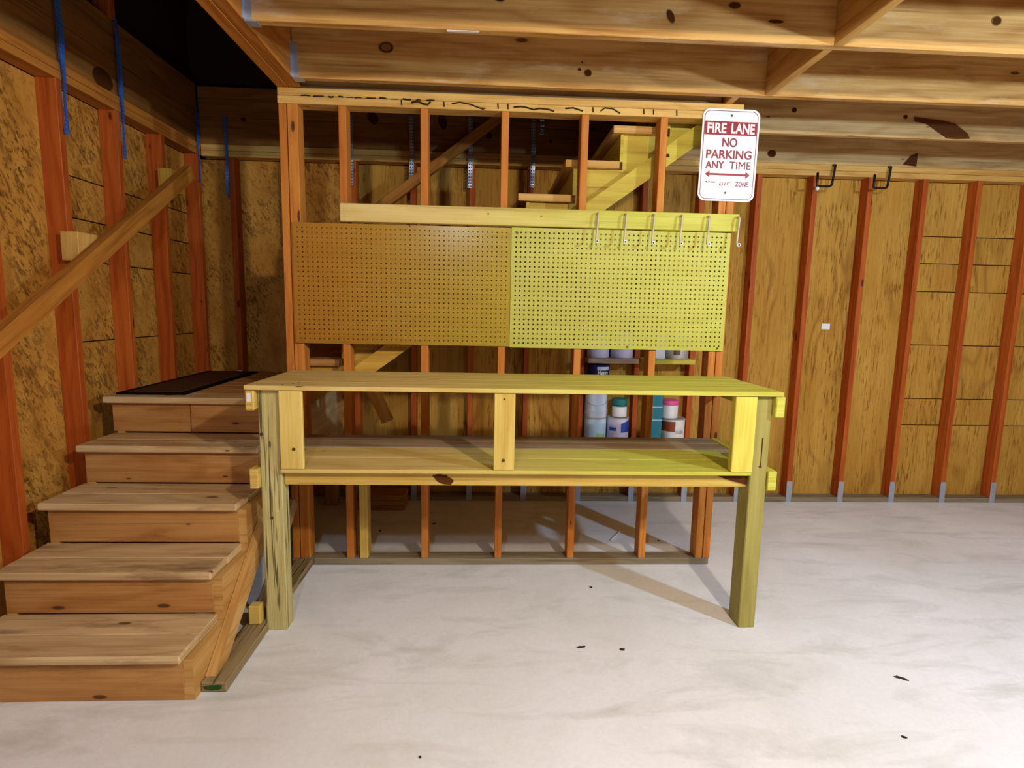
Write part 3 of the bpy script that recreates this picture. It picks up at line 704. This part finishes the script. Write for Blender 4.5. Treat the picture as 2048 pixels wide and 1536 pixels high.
# ------------------------------------------------------------------ paint cans on stud-bay shelves
def shelf(x0, x1, z, lab, m):
    s = board('bay_shelf', (x0, 3.895, z-0.036), (x1, 4.100, z), m, None, 'x'); tag(s, lab, 'shelf'); return s
bayA = (0.7165, 1.083); bayB = (1.1235, 1.489)
shelf(*bayA, 1.090, 'grey board shelf in the stud bay under the pegboard holding two pale cans', m_shelf_grey)
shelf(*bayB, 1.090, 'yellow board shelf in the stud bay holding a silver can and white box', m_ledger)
shelf(*bayA, 0.460, 'low board shelf in the left stud bay under stacked pails', m_shelf_grey)
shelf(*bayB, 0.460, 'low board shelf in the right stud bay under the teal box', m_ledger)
YC = 3.995
m_lilac = plain('lilac_white_label', (206, 198, 222), 0.45); m_navy = plain('navy_label', (22, 26, 84), 0.4)
m_pailw = plain('white_pail_plastic', (196, 206, 222), 0.4); m_teal = plain('teal_plastic', (20, 130, 146), 0.4); m_dteal = plain('dark_teal_lid', (28, 112, 110), 0.4)
m_pink = plain('pink_lid', (226, 92, 150), 0.4); m_brown = plain('brown_label', (138, 62, 24), 0.5); m_lblue = plain('pale_blue_label', (188, 216, 238), 0.45)
m_blu = plain('blue_label', (30, 70, 170), 0.45); m_mint = plain('green_label', (148, 196, 120), 0.5); m_tin = plain('tin', (190, 186, 184), 0.35, 0.4)
def can(name, x, z, r, h, mat, label, cat, lid=None, rim=True):
    c = empty(name, (x, YC, z)); tag(c, label, cat)
    prof = [(r*0.97, 0.0), (r, 0.004), (r, h-0.012), (r*1.0, h-0.010)]
    lathe('body', prof, (x, YC, z), mat, c)
    lathe('lid', [(r*1.02, h-0.010), (r*1.03, h-0.004), (r*0.97, h), (r*0.90, h-0.003)], (x, YC, z), lid or m_tin, c)
    return c
def wrap(name, c, x, z, r, a0, a1, z0, z1, mat, top=None):
    """curved label patch on a can; angles in degrees, 0 faces the camera"""
    n = 10; V, F = [], []
    for i in range(n+1):
        a = math.radians(a0+(a1-a0)*i/n)
        zt = z1 if top is None else z1 + (top-z1)*i/n
        for zz in (z0, zt): V.append((math.sin(a)*r, -math.cos(a)*r, zz))
    for i in range(n): F.append((2*i, 2*i+2, 2*i+3, 2*i+1))
    mm = bpy.data.meshes.new(name); mm.from_pydata(V, [], F); mm.update(); mm.materials.append(mat)
    return link(name, mm, (x, YC, z), c)
def wraptext(c, s, x, z, r, a0, zc, h, w, mat, bold=0.02):
    mm = textmesh('lettering', s, h, mat, bold, w)
    for v in mm.vertices:
        a = math.radians(a0) + v.co.x/r; rr = r - v.co.y
        v.co = (math.sin(a)*rr, -math.cos(a)*rr, v.co.z+zc)
    return link('lettering', mm, (x, YC, z), c)
c = can('paint_can', 0.806, 1.0905, 0.080, 0.19, m_lilac, 'pale lilac paint can, left of two on the grey bay shelf', 'can')
c = can('paint_can', 0.979, 1.0905, 0.080, 0.19, m_lilac, 'pale lilac paint can, right of two on the grey bay shelf', 'can')
c = can('paint_can', 0.806, 0.4605, 0.080, 0.193, m_lblue, 'pale blue-white can at the bottom of the left pail stack', 'can')
wrap('label_patch', c, 0.806, 0.4605, 0.0808, 0, 50, 0.03, 0.085, m_mint, 0.07)
c = can('pail', 0.806, 0.6545, 0.080, 0.178, m_pailw, 'white plastic pail with wire handle in the middle of the left stack', 'pail', m_pailw)
tube('handle', [(0.806+0.083*math.sin(a), YC-0.083*math.cos(a), 0.6545+0.145-0.055*math.cos(a)) for a in [math.radians(-85+17*i) for i in range(11)]], 0.0018, m_galv, c, 6)
for zz in (0.03, 0.045): lathe('ridge', [(0.0802, zz), (0.082, zz+0.003), (0.0802, zz+0.006)], (0.806, YC, 0.6545), m_pailw, c)
c = can('pail', 0.816, 0.8335, 0.078, 0.205, m_navy, 'navy can with white lettering on top of the left pail stack', 'can', m_navy)
wrap('label_patch', c, 0.816, 0.8335, 0.0788, -18, 55, 0.150, 0.192, m_pailw); wrap('label_patch', c, 0.816, 0.8335, 0.0792, -30, 60, 0.105, 0.168, m_navy)
wraptext(c, 'Henry', 0.816, 0.8335, 0.0797, 16, 0.146, 0.040, 0.082, m_white)
c = can('pail', 0.974, 0.4605, 0.080, 0.196, m_lilac, 'white pail with blue label patches beside the left pail stack', 'pail')
wrap('label_patch', c, 0.974, 0.4605, 0.0808, 5, 70, 0.09, 0.155, m_blu, 0.185); wrap('label_patch', c, 0.974, 0.4605, 0.0808, -60, -20, 0.10, 0.125, m_blu)
c = can('jar', 0.982, 0.6575, 0.054, 0.086, m_white, 'small white jar with dark teal lid on the blue-labelled pail', 'jar', m_dteal)
lathe('lid', [(0.055, 0.088), (0.056, 0.090), (0.056, 0.130), (0.050, 0.133)], (0.982, YC, 0.6575), m_dteal, c)
tb = empty('caulk_box', (1.239, 3.965, 0.4605)); tag(tb, 'tall teal box standing in the right stud bay', 'box')
board('carton', (1.197, 3.925, 0.461), (1.281, 4.005, 0.86), m_teal, tb, 'z')
for z in (0.505, 0.64, 0.735): board('stripe', (1.1965, 3.9243, z), (1.2815, 3.925, z+0.008), m_lblue, tb, 'x', 0)
c = can('paint_can', 1.385, 0.4605, 0.087, 0.193, m_white, 'white can with brown label in the right stud bay', 'can')
wrap('label_patch', c, 1.385, 0.4605, 0.0878, -85, -5, 0.10, 0.17, m_brown, 0.175)
wrap('label_patch', c, 1.385, 0.4605, 0.0878, -5, 40, 0.085, 0.11, m_tin)
wraptext(c, 'Henry', 1.385, 0.4605, 0.0884, 18, 0.115, 0.034, 0.075, m_white)
c = can('tub', 1.352, 0.6545, 0.064, 0.105, m_white, 'white tub with pink lid on the brown-labelled can', 'tub', m_pink)
lathe('lid', [(0.066, 0.100), (0.068, 0.103), (0.068, 0.128), (0.060, 0.131)], (1.352, YC, 0.6545), m_pink, c)
c = board('carton', (1.205, 3.92, 1.0905), (1.278, 3.99, 1.26), m_white, None, 'z'); c.name = 'small_carton'; tag(c, 'plain white carton on the yellow bay shelf', 'box')
c = can('paint_can', 1.380, 1.0905, 0.087, 0.19, m_tin, 'silver paint can with grey emblem on the yellow bay shelf', 'can')
wrap('label_patch', c, 1.380, 1.0905, 0.0878, -30, 0, 0.03, 0.10, m_screw)

# ------------------------------------------------------------------ small wall things
def storage(x, lab, dx=0.0):
    P = bend([(x+0.175, 4.010, 2.478), (x+0.175, 3.985, 2.472), (x+0.155, 3.975, 2.325), (x+0.005, 3.90, 2.305), (x, 3.895, 2.395)], 5, 0.2)
    o = tube('storage_hook', P, 0.008, m_black, None, 10); tag(o, lab, 'hook', 'black storage hooks on the top plate'); return o
storage(2.262, 'black bent storage hook on the top plate, nearer the sign'); storage(2.667, 'black bent storage hook on the top plate, farther from the sign')
o = lathe('knob', [(0.004, 0.0), (0.012, 0.004), (0.013, 0.012), (0.008, 0.018)], (2.262, 3.893, 2.287), m_white); o.rotation_euler = (math.pi/2, 0, 0); o.name = 'hook_tip'; tag(o, 'round white tip below the black storage hook nearer the sign', 'cap')
wt = board('wall_tag', (2.512, 4.096, 1.318), (2.577, 4.1008, 1.362), m_white, None, 'x', 0.001); tag(wt, 'small white plate on the plywood right of the workbench', 'plate')
o = board('nail', (-1.63, 3.99, 1.02), (-1.60, 4.004, 1.03), m_white, None, 'x', 0.001); o.name = 'paper_scrap'; tag(o, 'tiny white paper scrap at the back of the landing', 'scrap'); o.location = (-1.72, 3.95, zt+0.006)

# ------------------------------------------------------------------ floor bits
sk = tube('dowel', [(0.792, 3.281, 0.006), (0.883, 3.423, 0.006)], 0.005, m_white); tag(sk, 'thin white stick on the floor behind the partition', 'stick')
bits = [(0.419, 2.181, .018, .007, 'black curled leaf scrap on the floor, left of a pair below the bench'), (0.59, 2.161, .011, .007, 'black leaf scrap on the floor, right of a pair below the bench'),
        (1.659, 1.96, .022, .008, 'largest black leaf scrap, lying on the open floor at right'), (0.557, 2.696, .007, .005, 'small dark crumb on the floor under the bench shelf'),
        (-0.331, 3.553, .014, .010, 'dark leaf lying behind the partition at left'), (-0.663, 3.434, .008, .006, 'dark crumb behind the partition at far left'),
        (-1.616, 1.876-0.12, .007, .004, 'dark crumb on the floor in front of the stairs'), (-0.193, 1.608, .006, .004, 'tiny crumb at the bottom edge of the floor'),
        (1.437, 1.657, .010, .004, 'dark crumb at the lower right of the floor'), (1.093, 3.282, .006, .005, 'dark crumb behind the right end of the partition')]
for x, y, a, b, lab in bits:
    o = disc('leaf_scrap', (x, y, 0.002), a, b, m_leaf, None, 'z', 0.003, 11, random.uniform(-0.8, 0.2), 0.35); tag(o, lab, 'leaf', 'dry leaf scraps on the floor')
lb = empty('lumber_stack', (-0.60, 3.9, 0.0)); tag(lb, 'low stack of dark boards on the floor under the upper stairs', 'lumber')
for j in range(3): board('plank', (-0.88, 3.80, 0.036*j+0.0), (-0.56, 3.99, 0.036*j+0.034), m_riser, lb, 'x')
